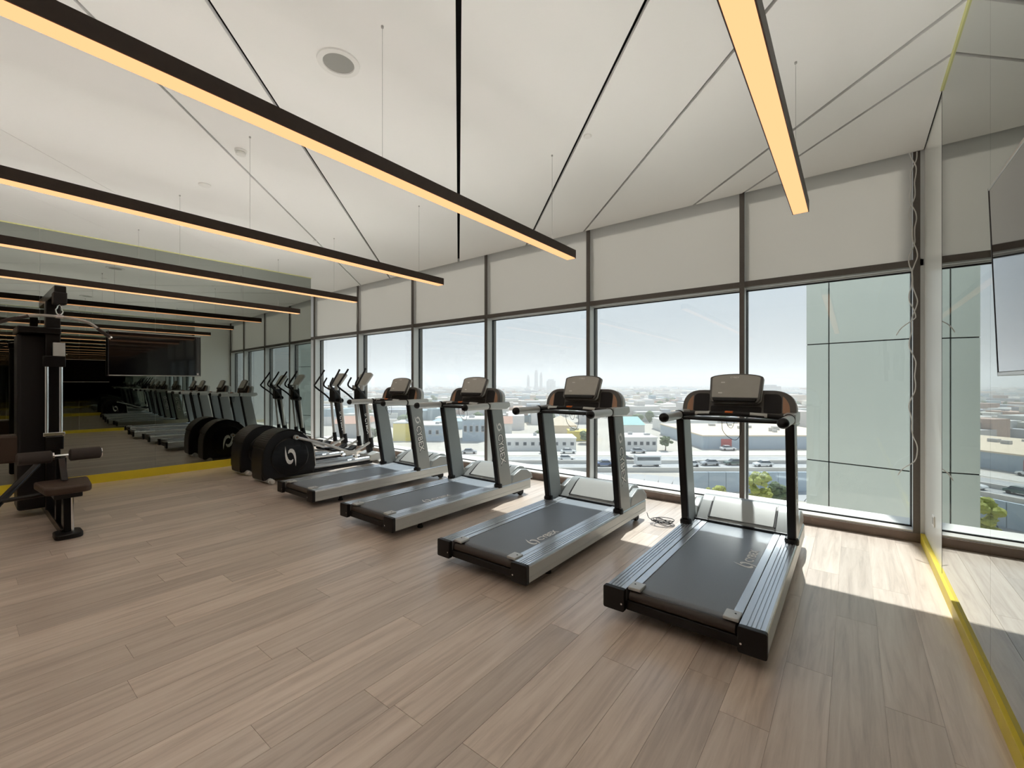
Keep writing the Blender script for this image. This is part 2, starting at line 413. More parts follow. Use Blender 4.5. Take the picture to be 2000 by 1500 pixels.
# ================================================================== LIGHTS
PX = [-0.30, -2.25, -4.18, -6.12, -7.95]
PL = ['linear pendant lamp hanging nearest the right mirror wall', 'long linear pendant lamp, second from the right mirror wall',
      'linear pendant lamp, middle one of the five', 'linear pendant lamp, second from the left mirror wall', 'linear pendant lamp hanging closest to the left mirror wall']
def pendant():
    t = empty('pendant_lamp')
    y0, y1 = -2.4, 3.86
    hb = MB()
    # H-section: diffuser below, channel above hides an added strip brightening the ceiling
    hb.prism([(-0.052, 2.762), (-0.052, 2.842), (-0.047, 2.842), (-0.047, 2.806), (0.047, 2.806), (0.047, 2.842), (0.052, 2.842), (0.052, 2.762), (0.046, 2.762), (0.046, 2.80), (-0.046, 2.80), (-0.046, 2.762)], y0, y1, 'y')
    hb.build('housing', 'lamphousing', t, smooth=False)
    MB().box(-0.0455, 0.0455, y0 + 0.004, y1 - 0.004, 2.757, 2.785).build('diffuser', 'lamp', t, smooth=False)
    MB().prism([(-0.009, 2.8065), (0.009, 2.8065), (0.0, 2.838)], y0 + 0.02, y1 - 0.02, 'y').build('added_ceiling_fill', 'added_ceiling_fill', t, smooth=False)  # added emissive wedge, unseen from below, brightens the ceiling
    MB().box(-0.052, 0.052, y1, y1 + 0.003, 2.758, 2.842).build('end_cap', 'lamphousing', t, smooth=False)
    for y in (-1.9, 0.0, 1.6, 3.5):
        c_ = MB().tube([(0, y, 2.838), (0, y, ZC)], 0.0014, 6).build('suspension_cable', 'steel', t)
        MB().lathe([(0.008, -0.012), (0.008, 0.0)], (0, y, ZC), n=10).build('ceiling_cup', 'steel', c_)
    return t
for i, X in enumerate(PX):
    o = pendant() if i == 0 else copy_tree(p0_)
    if i == 0: p0_ = o
    o.location = (X, 0, 0); tag(o, PL[i], 'pendant lamp', 'linear pendant lamps')

# ================================================================== CEILING DEVICES
def speaker(X, Y, r, label):
    t = empty('ceiling_speaker', (X, Y, ZC))
    MB().lathe([(r * 0.72, 0), (r * 0.75, -0.012), (r, -0.010), (r * 1.02, 0)], n=40).build('rim', 'offwhite', t)
    MB().lathe([(r * 0.73, -0.004), (r * 0.5, -0.007), (0.001, -0.008)], n=40).build('grille', 'speaker', t)
    tag(t, label, 'speaker', 'round ceiling speakers')
speaker(-2.74, 1.60, 0.135, 'round ceiling speaker beside the long pendant lamp cable')
speaker(-6.83, 1.72, 0.135, 'faint round ceiling speaker half behind the middle pendant lamp')
t = empty('smoke_detector', (-4.49, 1.64, ZC))
MB().lathe([(0.05, 0), (0.05, -0.014), (0.046, -0.018)], n=28).build('base_plate', 'offwhite', t)
MB().lathe([(0.034, -0.018), (0.042, -0.03), (0.040, -0.045), (0.02, -0.055), (0.001, -0.056)], n=28).build('sensor_head', 'offwhite', t)
tag(t, 'white smoke detector on the ceiling beside a diagonal joint', 'smoke detector')
for X, Y, r, lb in [(-1.83, 3.42, 0.035, 'small white round cap on the ceiling near the window joints'), (-5.585, 1.684, 0.06, 'white disc plate on the ceiling left of the smoke detector'), (-6.45, 3.38, 0.03, 'tiny white cap on the ceiling beside the thin diagonal joint')]:
    o = MB().lathe([(r * 1.0, 0), (r, -0.008), (r * 0.85, -0.012), (0.001, -0.013)], n=24).build('sprinkler_cap', 'offwhite'); o.location = (X, Y, ZC)
    tag(o, lb, 'sprinkler cap', 'round caps in the ceiling')

# ================================================================== TREADMILLS
def treadmill(belt_text_y):
    t = empty('treadmill')
    for s in (-1, 1):
        # side rail with grooved tread
        pr = [(0.452, 0.078), (0.452, 0.196), (0.444, 0.205)]
        xx = 0.425
        for k in range(4):
            pr += [(xx, 0.205), (xx - 0.0005, 0.197), (xx - 0.0055, 0.197), (xx - 0.006, 0.205)]; xx -= 0.021
        pr += [(0.322, 0.205), (0.322, 0.078)]
        MB().prism([(s * a, b) for a, b in pr], 0.035, 2.26, 'y').build('side_rail', 'silver2', t, smooth=False)
        sk = MB().prism([(s * 0.4525, 0.08), (s * 0.456, 0.085), (s * 0.456, 0.118), (s * 0.4535, 0.121), (s * 0.456, 0.124), (s * 0.456, 0.19), (s * 0.4525, 0.196)], 0.036, 2.25, 'y').build('side_skirt', 'silver', t, smooth=False)
        cp = MB().prism(rounded([(s * 0.318, 0.07), (s * 0.458, 0.07), (s * 0.458, 0.209), (s * 0.318, 0.209)], 0.014, 4), 0.0, 0.036, 'y').build('end_cap', 'black', t, 0.003)
        MB().lathe([(0.006, -0.002), (0.005, 0)], (s * 0.335, 0.0, 0.12), 'y', 10).build('screw', 'chrome', cp)
        MB().box(*sorted((s * 0.268, s * 0.316)), 0.15, 1.84, 0.185, 0.2035).build('deck_strip', 'silver2', t, 0.002)
        g = MB().box(*sorted((s * 0.235, s * 0.316)), 0.055, 0.155, 0.196, 0.216).build('belt_guide', 'silver', t, 0.005)
        MB().lathe([(0.006, 0.0), (0.005, 0.002)], (s * 0.29, 0.115, 0.216), 'z', 10).build('screw', 'black', g)
        MB().lathe([(0.028, 0.0), (0.030, 0.01), (0.018, 0.03), (0.016, 0.09)], (s * 0.36, 0.42, 0), 'z', 16).build('rear_foot', 'rubber', t)
        wh = MB().lathe([(0.02, -0.022), (0.046, -0.020), (0.05, 0), (0.046, 0.020), (0.02, 0.022)], (s * 0.40, 2.10, 0.05), 'x', 20).build('front_wheel', 'rubber', t)
        MB().box(s * 0.40 - 0.03, s * 0.40 + 0.03, 1.93, 2.12, 0.05, 0.085).build('wheel_bracket', 'black', wh)
        # uprights
        pu = [(1.632, 0.20), (1.86, 0.20), (1.668, 1.175), (1.462, 1.175)]
        up = MB().prism(pu, *sorted((s * 0.388, s * 0.446)), 'x').build('upright', 'upsilver', t, 0.010)
        MB().prism([(1.598, 0.20), (1.634, 0.20), (1.464, 1.175), (1.432, 1.175)], *sorted((s * 0.386, s * 0.448)), 'x').build('upright_trim', 'black', up, 0.008)
        MB().lathe([(0.05, 0.0), (0.052, 0.03), (0.045, 0.045)], (s * 0.415, 1.62, 0.195), 'z', 18).build('upright_boot', 'black', up)
        # arm block and handle
        hb = MB().prism(rounded([(1.425, 1.178), (1.74, 1.165), (1.82, 1.20), (1.80, 1.262), (1.425, 1.256)], 0.02), *sorted((s * 0.375, s * 0.458)), 'x').build('arm_block', 'silver', t, 0.010)
        MB().lathe([(0.040, 1.405), (0.0415, 1.408), (0.0415, 1.424), (0.040, 1.427)], (s * 0.416, 0, 1.217), 'y', 20).build('collar', 'black', hb)
        ha = MB().lathe([(0.030, 1.02), (0.036, 1.024), (0.0375, 1.05), (0.0375, 1.41)], (s * 0.418, 0, 1.215), 'y', 20).build('handle', 'silver', t)
        MB().lathe([(0.001, 0.985), (0.020, 0.990), (0.033, 1.002), (0.0385, 1.018), (0.0385, 1.034)], (s * 0.418, 0, 1.215), 'y', 20).build('handle_end', 'black', ha)
    # belt
    st = []
    for k in range(13):
        a = PI / 2 + PI * k / 12; st.append((0.125 + 0.030 * math.cos(a), 0.168 + 0.030 * math.sin(a)))
    for k in range(13):
        a = -PI / 2 + PI * k / 12; st.append((1.95 + 0.030 * math.cos(a), 0.168 + 0.030 * math.sin(a)))
    MB().prism(st, -0.266, 0.266, 'x').build('running_belt', 'belt', t)
    MB().tube([(-0.30, 0.068, 0.158), (0.30, 0.068, 0.158)], 0.031, 16).build('belt_end_shade', 'beltshade', t)  # added dark tube standing in for shade on the belt's rear curve
    MB().box(-0.318, 0.318, 0.035, 0.10, 0.078, 0.135).build('rear_crossbar', 'black', t, 0.004)
    MB().box(-0.30, 0.30, 0.2, 2.2, 0.075, 0.094).build('chassis', 'black', t)
    # motor hood
    hp = [(1.80, 0.19), (1.80, 0.212), (1.83, 0.235), (1.99, 0.345), (2.06, 0.378), (2.13, 0.383), (2.21, 0.365), (2.30, 0.30), (2.33, 0.24), (2.33, 0.13), (2.26, 0.12), (2.26, 0.19)]
    MB().prism(hp, -0.375, 0.375, 'x').build('motor_hood', 'hood', t, 0.018, seg=3)
    pn = [(1.835, 0.238), (1.99, 0.3465), (2.055, 0.377), (2.052, 0.386), (1.985, 0.354), (1.826, 0.243)]
    pnl = MB()
    pnl.prism(pn, -0.262, 0.262, 'x'); pnl.build('hood_panel', 'silver', t, 0.004)
    for s in (-1, 1):
        MB().prism([(1.825, 0.236), (1.99, 0.345), (2.055, 0.375), (2.06, 0.382), (1.985, 0.352), (1.82, 0.243)], *sorted((s * 0.264, s * 0.276)), 'x').build('hood_seam', 'black', t, smooth=False)
        MB().prism([(1.86, 0.20), (1.90, 0.30), (2.06, 0.358), (2.20, 0.335), (2.31, 0.26), (2.33, 0.20)], *sorted((s * 0.376, s * 0.444)), 'x').build('hood_side', 'hood', t, 0.012, seg=3)
    MB().box(-0.385, 0.385, 1.785, 1.81, 0.19, 0.218).build('hood_base', 'black', t, 0.003)
    # cross bar, tray
    bar = MB().tube(smooth_path([(-0.385, 1.43, 1.225), (-0.25, 1.40, 1.236), (0, 1.375, 1.245), (0.25, 1.40, 1.236), (0.385, 1.43, 1.225)]), 0.019, 12).build('grip_bar', 'black', t)
    for s in (-1, 1):
        MB().tube([(s * 0.15, 1.388, 1.242), (s * 0.27, 1.404, 1.237)], 0.0208, 12).build('pulse_plate', 'silver', bar)
    tray = [(-0.385, 1.41), (-0.2, 1.395), (0, 1.385), (0.2, 1.395), (0.385, 1.41), (0.385, 1.66), (-0.385, 1.66)]
    MB().prism(tray, 1.178, 1.196, 'z').build('tray', 'black', t, 0.006)
    MB().box(-0.03, 0.03, 1.356, 1.39, 1.252, 1.268).build('stop_button', 'orange', bar, 0.004)
    # console arch
    tilt = Matrix.Translation((0, 1.60, 1.20)) @ Matrix.Rotation(math.radians(-14), 4, 'X')
    arch = rounded([(-0.445, 0.03), (-0.445, 0.245), (0.445, 0.245), (0.445, 0.03)], [0.012, 0.17, 0.17, 0.012], 10)
    MB().prism(arch, 0.0, 0.045, 'y', tilt).build('console', 'console', t, 0.006)
    MB().prism([(a * 1.015, b * 1.02) for a, b in arch], 0.046, 0.10, 'y', tilt).build('console_shell', 'silver', t, 0.02, seg=3)
    for s in (-1, 1):
        MB().prism(rounded([(s * 0.215, 0.05), (s * 0.345, 0.05), (s * 0.345, 0.212), (s * 0.215, 0.212)], [0.012, 0.012, 0.05, 0.02], 5), -0.003, 0.01, 'y', tilt).build('cup_recess', 'black', t, smooth=False)
        MB().prism(rounded([(s * 0.352, 0.05), (s * 0.404, 0.05), (s * 0.400, 0.14), (s * 0.352, 0.195)], [0.006, 0.006, 0.05, 0.006], 5), -0.004, 0.01, 'y', tilt).build('copper_accent', 'copper', t, smooth=False)
    MB().prism(rounded([(-0.20, 0.045), (0.20, 0.045), (0.20, 0.10), (-0.20, 0.10)], 0.015), -0.003, 0.01, 'y', tilt).build('shelf_recess', 'black', t, smooth=False)
    # display
    dt = Matrix.Translation((0, 1.555, 1.335)) @ Matrix.Rotation(math.radians(-24), 4, 'X')
    dp = [(-0.178, 0), (0.178, 0), (0.198, 0.03), (0.210, 0.235)] + [(0.205 * math.cos(a), 0.235 + 0.036 * math.sin(a)) for a in [PI * k / 12 for k in range(1, 12)]] + [(-0.210, 0.235), (-0.198, 0.03)]
    MB().prism(dp, 0.0, 0.022, 'y', dt).build('display_bezel', 'console', t, 0.005)
    MB().prism([(a * 1.02, b * 1.01) for a, b in dp], 0.023, 0.055, 'y', dt).build('display_shell', 'silver', t, 0.015, seg=3)
    fp = [(-0.180, 0.045), (0.180, 0.045), (0.190, 0.228)] + [(0.186 * math.cos(a), 0.228 + 0.03 * math.sin(a)) for a in [PI * k / 12 for k in range(1, 12)]] + [(-0.190, 0.228)]
    fc = MB().prism(fp, -0.003, 0.004, 'y', dt).build('display_face', 'face', t, smooth=False)
    MB().prism(rounded([(-0.165, 0.006), (0.165, 0.006), (0.175, 0.036), (-0.175, 0.036)], 0.012), -0.014, 0.002, 'y', dt).build('display_lip', 'black', t, 0.004)
    for a, b in ((-0.10, 0.185), (-0.115, 0.085)):
        MB().box(a - 0.016, a + 0.016, -0.0045, -0.002, b - 0.005, b + 0.005, dt).build('indicator', 'white', fc, smooth=False)
    text_obj('display_lettering', 'CYBEX', 0.020, fc, dt @ frame((-0.045, -0.0042, 0.226), (1, 0, 0), (0, 0, 1)))
    # hanging safety cord
    MB().tube(smooth_path([(-0.06, 1.40, 1.18), (-0.055, 1.41, 1.10), (-0.01, 1.42, 1.045), (0.045, 1.42, 1.03), (0.08, 1.41, 1.09), (0.085, 1.40, 1.18)]), 0.0022, 6).build('safety_cord', 'black', t)
    MB().tube(smooth_path([(-0.03, 1.42, 1.18), (-0.02, 1.43, 1.14), (0.01, 1.43, 1.125), (0.03, 1.43, 1.18)]), 0.002, 6).build('safety_cord', 'black', t)
    # lettering on the outer face of the right upright, reading downwards
    dn = Vector((0, 0.188, -0.97)).normalized(); fw = Vector((0, 0.97, 0.188)).normalized()
    o0 = Vector((0.4468, 1.60, 0.965))
    text_obj('upright_lettering', 'CYBEX', 0.125, t, frame(o0 + dn * 0.10 - fw * 0.045, dn, fw), 1.0)
    text_obj('lettering_outline', 'CYBEX', 0.125, t, frame(o0 + dn * 0.10 - fw * 0.045, dn, fw), 1.0, 'black', 0.075, 0.0002)
    swirl('upright_emblem', 0.125, t, frame(o0 + dn * 0.015, fw, -dn))
    if belt_text_y:
        text_obj('belt_lettering', 'CYBEX', 0.082, t, frame((0.235, belt_text_y + 0.09, 0.1985), (0, 1, 0), (-1, 0, 0)), 1.1)
        swirl('belt_emblem', 0.135, t, frame((0.205, belt_text_y + 0.025, 0.1985), (0.6, 0.8, 0), (-0.8, 0.6, 0)))
    return t
TM = [(-0.80, 2.56, 0.90, 'treadmill nearest the right mirror wall, its belt partly in sun'),
      (-2.26, 2.47, 0.42, 'treadmill second from the right mirror wall, black cord tangle at its front'),
      (-3.90, 2.56, 0.62, 'treadmill third from the right mirror wall, between two other treadmills'),
      (-5.52, 2.62, 0.0, 'treadmill standing right beside the elliptical trainers')]
for X, Y, by, lb in TM:
    t = treadmill(by); t.location = (X, Y, 0); tag(t, lb, 'treadmill', 'row of treadmills facing the windows')

# ================================================================== ELLIPTICAL TRAINERS
def elliptical():
    t = empty('elliptical_trainer')
    pr = [(0.02, 0.05), (0.0, 0.10), (0.0, 0.36), (0.03, 0.52), (0.10, 0.65), (0.20, 0.735), (0.33, 0.775), (0.46, 0.765), (0.60, 0.70), (0.71, 0.585), (0.77, 0.44), (0.80, 0.10), (0.78, 0.05)]
    pr = [(p.x, p.y) for p in smooth_path([(a, b, 0) for a, b in pr], 4)]
    TOPB = [q for q in pr if q[1] > 0.5 and q[0] < 0.63]; FRT = [q for q in pr if q[0] > 0.60 and q[1] > 0.12]
    MB().prism(pr, -0.17, 0.17, 'x').build('housing', 'black', t, 0.03, seg=3)
    # top band (taupe) and silver front trim, both following the housing edge
    def band(pts, w0, w1, th):
        mb = MB()
        for i in range(len(pts) - 1):
            (a, b), (c_, d) = pts[i], pts[i + 1]; n = Vector((-(d - b), c_ - a)).normalized() * th
            mb.prism([(a, b), (c_, d), (c_ + n.x, d + n.y), (a + n.x, b + n.y)], w0, w1, 'x')
        return mb
    for s in (-1, 1):
        x0, x1 = sorted((s * 0.165, s * 0.20))
        MB().prism([(0.03, 0.06)] + [q for q in pr if q[1] > 0.11] + [(0.78, 0.06)], x0, x1, 'x').build('side_cover', 'black', t, 0.015, seg=3)
        d_ = MB().lathe([(0.285, s * 0.200), (0.285, s * 0.206), (0.272, s * 0.212), (0.268, s * 0.207), (0.001, s * 0.209)], (0, 0.40, 0.37), 'x', 48).build('disc', 'blackgloss', t)
        swirl('emblem', 0.26, d_, frame((s * 0.2125, 0.40, 0.37), (0, s, 0.0), (0, 0, 1)) @ Matrix.Diagonal((0.9, 1.12, 1, 1)))
        band(FRT, x0 - 0.002, x1 + 0.004, 0.012).build('front_trim', 'alu', t)
        # crank link, pedal link, foot plate
        ph = 0.0 if s > 0 else 0.18
        x = s * 0.245
        lk = MB().tube([(x, 0.47, 0.66 - ph), (x, 0.95, 0.50 - ph * 0.8), (x, 1.42, 0.30), (x, 1.50, 0.275)], 0.021, 12).build('crank_link', 'alu', t)
        MB().lathe([(0.034, -0.03), (0.036, 0), (0.034, 0.03)], (x, 0.47, 0.66 - ph), 'x', 20).build('crank_pivot', 'silver', lk)
        MB().lathe([(0.016, -0.036), (0.016, 0.036)], (x, 0.47, 0.66 - ph), 'x', 16).build('pivot_cap', 'copper', lk)
        MB().tube([(x, 1.42, 0.29), (s * 0.22, 1.62, 0.36), (s * 0.19, 1.80, 0.43)], 0.022, 12).build('connecting_link', 'alu', t)
        fp = [(1.02, 0.385), (1.08, 0.36), (1.46, 0.335), (1.52, 0.36), (1.54, 0.41), (1.50, 0.40), (1.44, 0.365), (1.08, 0.39), (1.03, 0.42)]
        MB().prism(fp, x - s * 0.17, x - s * 0.03, 'x').build('foot_plate', 'black', t, 0.006)
        MB().lathe([(0.03, -0.03), (0.03, 0.03)], (x - s * 0.05, 1.52, 0.215), 'x', 16).build('guide_roller', 'chrome', t)
        MB().tube([(s * 0.15, 0.72, 0.14), (s * 0.15, 1.86, 0.14)], 0.042, 14).build('base_rail', 'silver2', t)
        # swing arms
        sw = MB().tube([(s * 0.19, 1.84, 0.38), (s * 0.185, 1.80, 0.75), (s * 0.175, 1.76, 1.14)], 0.026, 12).build('swing_arm', 'alu', t)
        MB().tube([(s * 0.19, 1.85, 0.34), (s * 0.19, 1.83, 0.52)], [0.042, 0.036], 14).build('arm_boot', 'black', sw)
        gr = smooth_path([(s * 0.185, 1.755, 1.16), (s * 0.25, 1.66, 1.28), (s * 0.30, 1.49, 1.43), (s * 0.30, 1.51, 1.50), (s * 0.285, 1.62, 1.67), (s * 0.275, 1.67, 1.755)], 5)
        MB().tube(gr, 0.0165, 10).build('swing_handle', 'black', t)
        MB().tube(smooth_path([(s * 0.07, 1.70, 1.36), (s * 0.11, 1.60, 1.42), (s * 0.12, 1.57, 1.48), (s * 0.115, 1.62, 1.58), (s * 0.115, 1.63, 1.60)], 5), 0.0145, 10).build('fixed_handle', 'black', t)
        MB().lathe([(0.045, -0.03), (0.048, 0), (0.045, 0.03)], (s * 0.30, 2.0, 0.05), 'x', 18).build('front_foot', 'rubber', t)
    band(TOPB, -0.205, 0.205, 0.012).build('top_band', 'blackgloss', t, 0.004)
    MB().tube([(-0.3, 2.0, 0.05), (0.3, 2.0, 0.05)], 0.032, 12).build('front_stabiliser', 'silver', t)
    MB().prism([(1.80, 0.09), (2.06, 0.09), (2.04, 0.22), (1.96, 0.25), (1.82, 0.20)], -0.20, 0.20, 'x').build('front_shroud', 'silver', t, 0.02)
    MB().tube([(-0.24, 0.10, 0.045), (0.24, 0.10, 0.045)], 0.04, 14).build('rear_stabiliser', 'silver', t)
    MB().tube([(0.24, 0.10, 0.045), (0.31, 0.10, 0.045)], 0.03, 14).build('stabiliser_end', 'cablewhite', t)
    MB().box(-0.21, -0.10, 0.75, 1.85, 0.10, 0.10001 + 0.02).build('rail_plate', 'black', t)
    MB().box(0.10, 0.21, 0.75, 1.85, 0.06, 0.095).build('rail_plate', 'black', t)
    MB().prism([(1.90, 0.20), (1.99, 0.20), (1.80, 1.20), (1.72, 1.20)], -0.05, 0.05, 'x').build('post', 'black', t, 0.015)
    MB().prism([(1.66, 1.13), (1.82, 1.13), (1.80, 1.38), (1.70, 1.42), (1.66, 1.36)], -0.085, 0.085, 'x').build('hub', 'black', t, 0.02)
    MB().tube([(-0.20, 1.755, 1.16), (0.20, 1.755, 1.16)], 0.045, 14).build('pivot_bar', 'black', t)
    dt = Matrix.Translation((0, 1.73, 1.45)) @ Matrix.Rotation(math.radians(-32), 4, 'X')
    dp = rounded([(-0.15, 0.0), (0.15, 0.0), (0.20, 0.25), (0.12, 0.285), (-0.12, 0.285), (-0.20, 0.25)], 0.03, 5)
    MB().prism(dp, 0, 0.03, 'y', dt).build('console', 'silver', t, 0.006)
    MB().prism([(a * 0.86, b * 0.86 + 0.025) for a, b in dp], -0.004, 0.004, 'y', dt).build('console_face', 'face', t, smooth=False)
    MB().tube([(0, 1.74, 1.36), (0, 1.80, 1.50)], 0.03, 12).build('console_neck', 'black', t)
    for s in (-1, 1):
        MB().lathe([(0.038, -0.10), (0.042, 0.0), (0.040, 0.0)], (s * 0.12, 1.70, 1.46), 'z', 16).build('cup_holder', 'silver', t)
    dn = Vector((0, 0.19, -1.0)).normalized(); fw = Vector((0, 1.0, 0.19)).normalized()
    text_obj('post_lettering', 'CYBEX', 0.085, t, frame(Vector((0.0512, 1.83, 0.86)) - fw * 0.03, dn, fw), 1.1)
    swirl('post_emblem', 0.06, t, frame((0.0512, 1.82, 0.92), fw, -dn))
    return t
e0 = elliptical(); e0.location = (-7.02, 2.78, 0)
tag(e0, 'elliptical trainer next to the treadmills, swirl emblem on its disc', 'elliptical', 'elliptical trainers')
e1 = copy_tree(e0); e1.location = (-7.93, 2.82, 0)
tag(e1, 'elliptical trainer standing next to the left mirror wall', 'elliptical', 'elliptical trainers')

# ================================================================== MULTI-GYM (faces +X)
g = empty('cable_machine', (-7.1, 0.68, 0))
def gy(x, y, z): return (x + 7.1, y - 0.68, z)
MB().box(-0.85, 1.05, -0.045, 0.045, 0.0, 0.08).build('base_beam', 'blackgloss', g, 0.006)
MB().prism(rounded([(0.94, -0.10), (1.18, -0.10), (1.18, 0.10), (0.94, 0.10)], 0.06), 0.0, 0.05, 'z').build('foot_plate', 'black', g, 0.01)
MB().prism([(0.90, 0.05), (1.08, 0.05), (1.02, 0.40), (0.92, 0.40)], -0.03, 0.03, 'y').build('seat_post', 'blackgloss', g, 0.006)
MB().tube([(1.075, 0.03, 0.05), (1.055, 0.03, 0.38)], 0.012, 10).build('adjustment_rod', 'chrome', g)
MB().box(0.72, 1.10, -0.10, 0.10, 0.38, 0.43).build('seat_bracket', 'black', g, 0.008)
MB().prism(rounded([(0.62, -0.20), (1.16, -0.16), (1.16, 0.16), (0.62, 0.20)], [0.05, 0.07, 0.07, 0.05]), 0.43, 0.505, 'z').build('seat', 'vinyl', g, 0.02, seg=3)
MB().box(0.55, 0.62, -0.04, 0.04, 0.08, 0.72).build('roller_post', 'blackgloss', g, 0.006)
MB().tube([(0.585, -0.30, 0.74), (0.585, 0.32, 0.74)], 0.014, 10).build('roller_axle', 'chrome', g)
for s, a, b in ((-1, -0.31, -0.06), (1, 0.06, 0.31)):
    r_ = MB().lathe([(0.045, a), (0.063, a + 0.012), (0.063, b - 0.012), (0.045, b)], (0.585, 0, 0.74), 'y', 22).build('thigh_roller', 'foam', g)
    MB().lathe([(0.050, b), (0.050, b + 0.006)] if s > 0 else [(0.045, b), (0.045, b + 0.012)], (0.585, 0, 0.74), 'y', 20).build('roller_cap', 'chrome', r_)
MB().prism([(0.60, 0.72), (0.66, 0.72), (0.86, 0.52), (0.80, 0.52)], -0.025, 0.025, 'y').build('roller_brace', 'blackgloss', g, 0.004)
MB().box(-0.10, 0.02, -0.06, 0.06, 0.08, 2.42).build('upright', 'blackgloss', g, 0.008)
MB().box(-0.78, 0.56, -0.045, 0.045, 2.42, 2.52).build('top_boom', 'blackgloss', g, 0.008)
MB().box(0.42, 0.58, -0.05, 0.05, 2.33, 2.45).build('pulley_bracket', 'black', g, 0.006)
MB().lathe([(0.05, -0.015), (0.042, 0), (0.05, 0.015)], (0.50, 0, 2.38), 'y', 24).build('pulley', 'black', g)
MB().tube([(0.50, 0, 2.36), (0.50, 0, 2.33)], 0.004, 8).build('cable', 'black', g)
ca = [(0.5, 0.022 * math.sin(a) * (1.25 if math.cos(a) < 0 else 0.8), 2.272 + 0.055 * math.cos(a)) for a in [2 * PI * k / 20 for k in range(21)]]
MB().tube(ca, 0.006, 8).build('carabiner', 'chrome', g)
MB().box(-0.55, -0.14, -0.26, 0.02, 0.08, 2.05).build('weight_shroud', 'black', g, 0.03, seg=3)
MB().box(-0.55, 0.06, -0.27, 0.06, 2.05, 2.12).build('shroud_top', 'blackgloss', g, 0.01)
for y in (-0.055, 0.055):
    MB().tube([(0.075, y, 0.95), (0.075, y, 1.68)], 0.016, 12).build('guide_rod', 'chrome', g)
MB().box(0.04, 0.11, -0.085, 0.085, 0.91, 0.95).build('rod_clamp', 'chrome', g, 0.004)
MB().box(0.03, 0.12, -0.09, 0.09, 1.68, 1.80).build('rod_bracket', 'blackgloss', g, 0.006)
MB().box(0.085, 0.122, -0.01, 0.085, 1.80, 1.95).build('instruction_plate', 'silver', g, 0.004)
cb = [(0.14, -0.02 + 0.022 * math.sin(a) * (1.25 if math.cos(a) < 0 else 0.8), 0.83 + 0.05 * math.cos(a)) for a in [2 * PI * k / 20 for k in range(21)]]
MB().tube(cb, 0.006, 8).build('carabiner', 'chrome', g)
MB().box(0.02, 0.16, -0.07, 0.07, 0.76, 0.91).build('low_pulley_block', 'blackgloss', g, 0.008)
MB().tube([gy(-6.95, 0.55, 0.62), gy(-6.6, 0.25, 0.30), gy(-6.42, 0.10, 0.03)], 0.032, 12).build('side_leg', 'blackgloss', g)
MB().tube([gy(-6.62, 0.27, 0.33), gy(-6.55, 0.66, 0.36)], 0.022, 12).build('side_brace', 'blackgloss', g)
MB().prism(rounded([(-0.5, 0.62), (-0.2, 0.62), (-0.2, 0.92), (-0.5, 0.92)], 0.05), -0.56, -0.26, 'x', Matrix.Translation((0.1, 0, 0))).build('side_pad', 'vinyl', g, 0.02)
tag(g, 'black cable weight machine with a brown seat in front of the mirror wall', 'weight machine')
lb = empty('pulldown_bar', (-6.6, 0.68, 2.2))
MB().tube(smooth_path([(0, -0.50, -0.16), (0, -0.36, -0.075), (0, -0.2, -0.01), (0, 0, 0.0), (0, 0.2, -0.03), (0, 0.30, -0.10), (0, 0.40, -0.19)]), 0.0145, 12).build('bar', 'steel', lb)
MB().tube(smooth_path([(0, -0.50, -0.16), (0, -0.36, -0.075), (0, -0.22, -0.018)]), 0.0175, 12).build('grip', 'foam', lb)
MB().tube([(0, 0.29, -0.093), (0, 0.40, -0.19)], 0.0175, 12).build('grip', 'foam', lb)
MB().tube([(0, 0.395, -0.185), (0, 0.407, -0.197)], 0.019, 12).build('end_cap', 'chrome', lb)
MB().tube([(0, -0.03, 0.0), (0, 0.03, 0.0)], 0.019, 12).build('swivel', 'chrome', lb)
MB().tube([(0, 0, 0.0), (0, 0, 0.03)], 0.009, 10).build('eyelet', 'chrome', lb)
tag(lb, 'curved pulldown bar hanging from the carabiner of the weight machine', 'pulldown bar')

# ================================================================== TELEVISIONS
def tv():
    t = empty('television')
    MB().box(-0.58, 0.58, -0.012, 0.03, -0.335, 0.335).build('body', 'black', t, 0.006)
    for nm, q in (('top', (-0.582, 0.582, -0.016, 0.032, 0.328, 0.340)), ('bottom', (-0.582, 0.582, -0.016, 0.032, -0.340, -0.326)), ('side', (-0.584, -0.574, -0.016, 0.032, -0.34, 0.34)), ('side', (0.574, 0.584, -0.016, 0.032, -0.34, 0.34))):
        MB().box(*q).build('bezel_' + nm, 'bezel' if nm in ('top', 'bottom') else 'black', t, 0.002)
    MB().box(-0.573, 0.573, -0.0145, -0.011, -0.325, 0.327).build('screen', 'screen', t, smooth=False)
    MB().box(-0.02, 0.02, -0.017, -0.015, -0.337, -0.331).build('badge', 'white', t, smooth=False)
    MB().box(-0.2, 0.2, 0.03, 0.075, -0.15, 0.15).build('wall_bracket', 'black', t, 0.004)
    MB().box(0.53, 0.556, -0.0165, -0.014, -0.315, -0.285).build('sticker', 'white', t, smooth=False)
    return t
a = tv(); a.location = (-8.80, 2.00, 1.95); a.rotation_euler = (0, 0, math.radians(88)); tag(a, 'wide black television mounted on the left mirror wall', 'television')
a.rotation_euler = (0, 0, math.radians(90 - 2))
b = copy_tree(a); b.location = (0.415, 1.72, 1.865); b.rotation_euler = (math.radians(2), 0, math.radians(-90)); tag(b, 'television with silver edge tilted down from the right mirror wall', 'television')

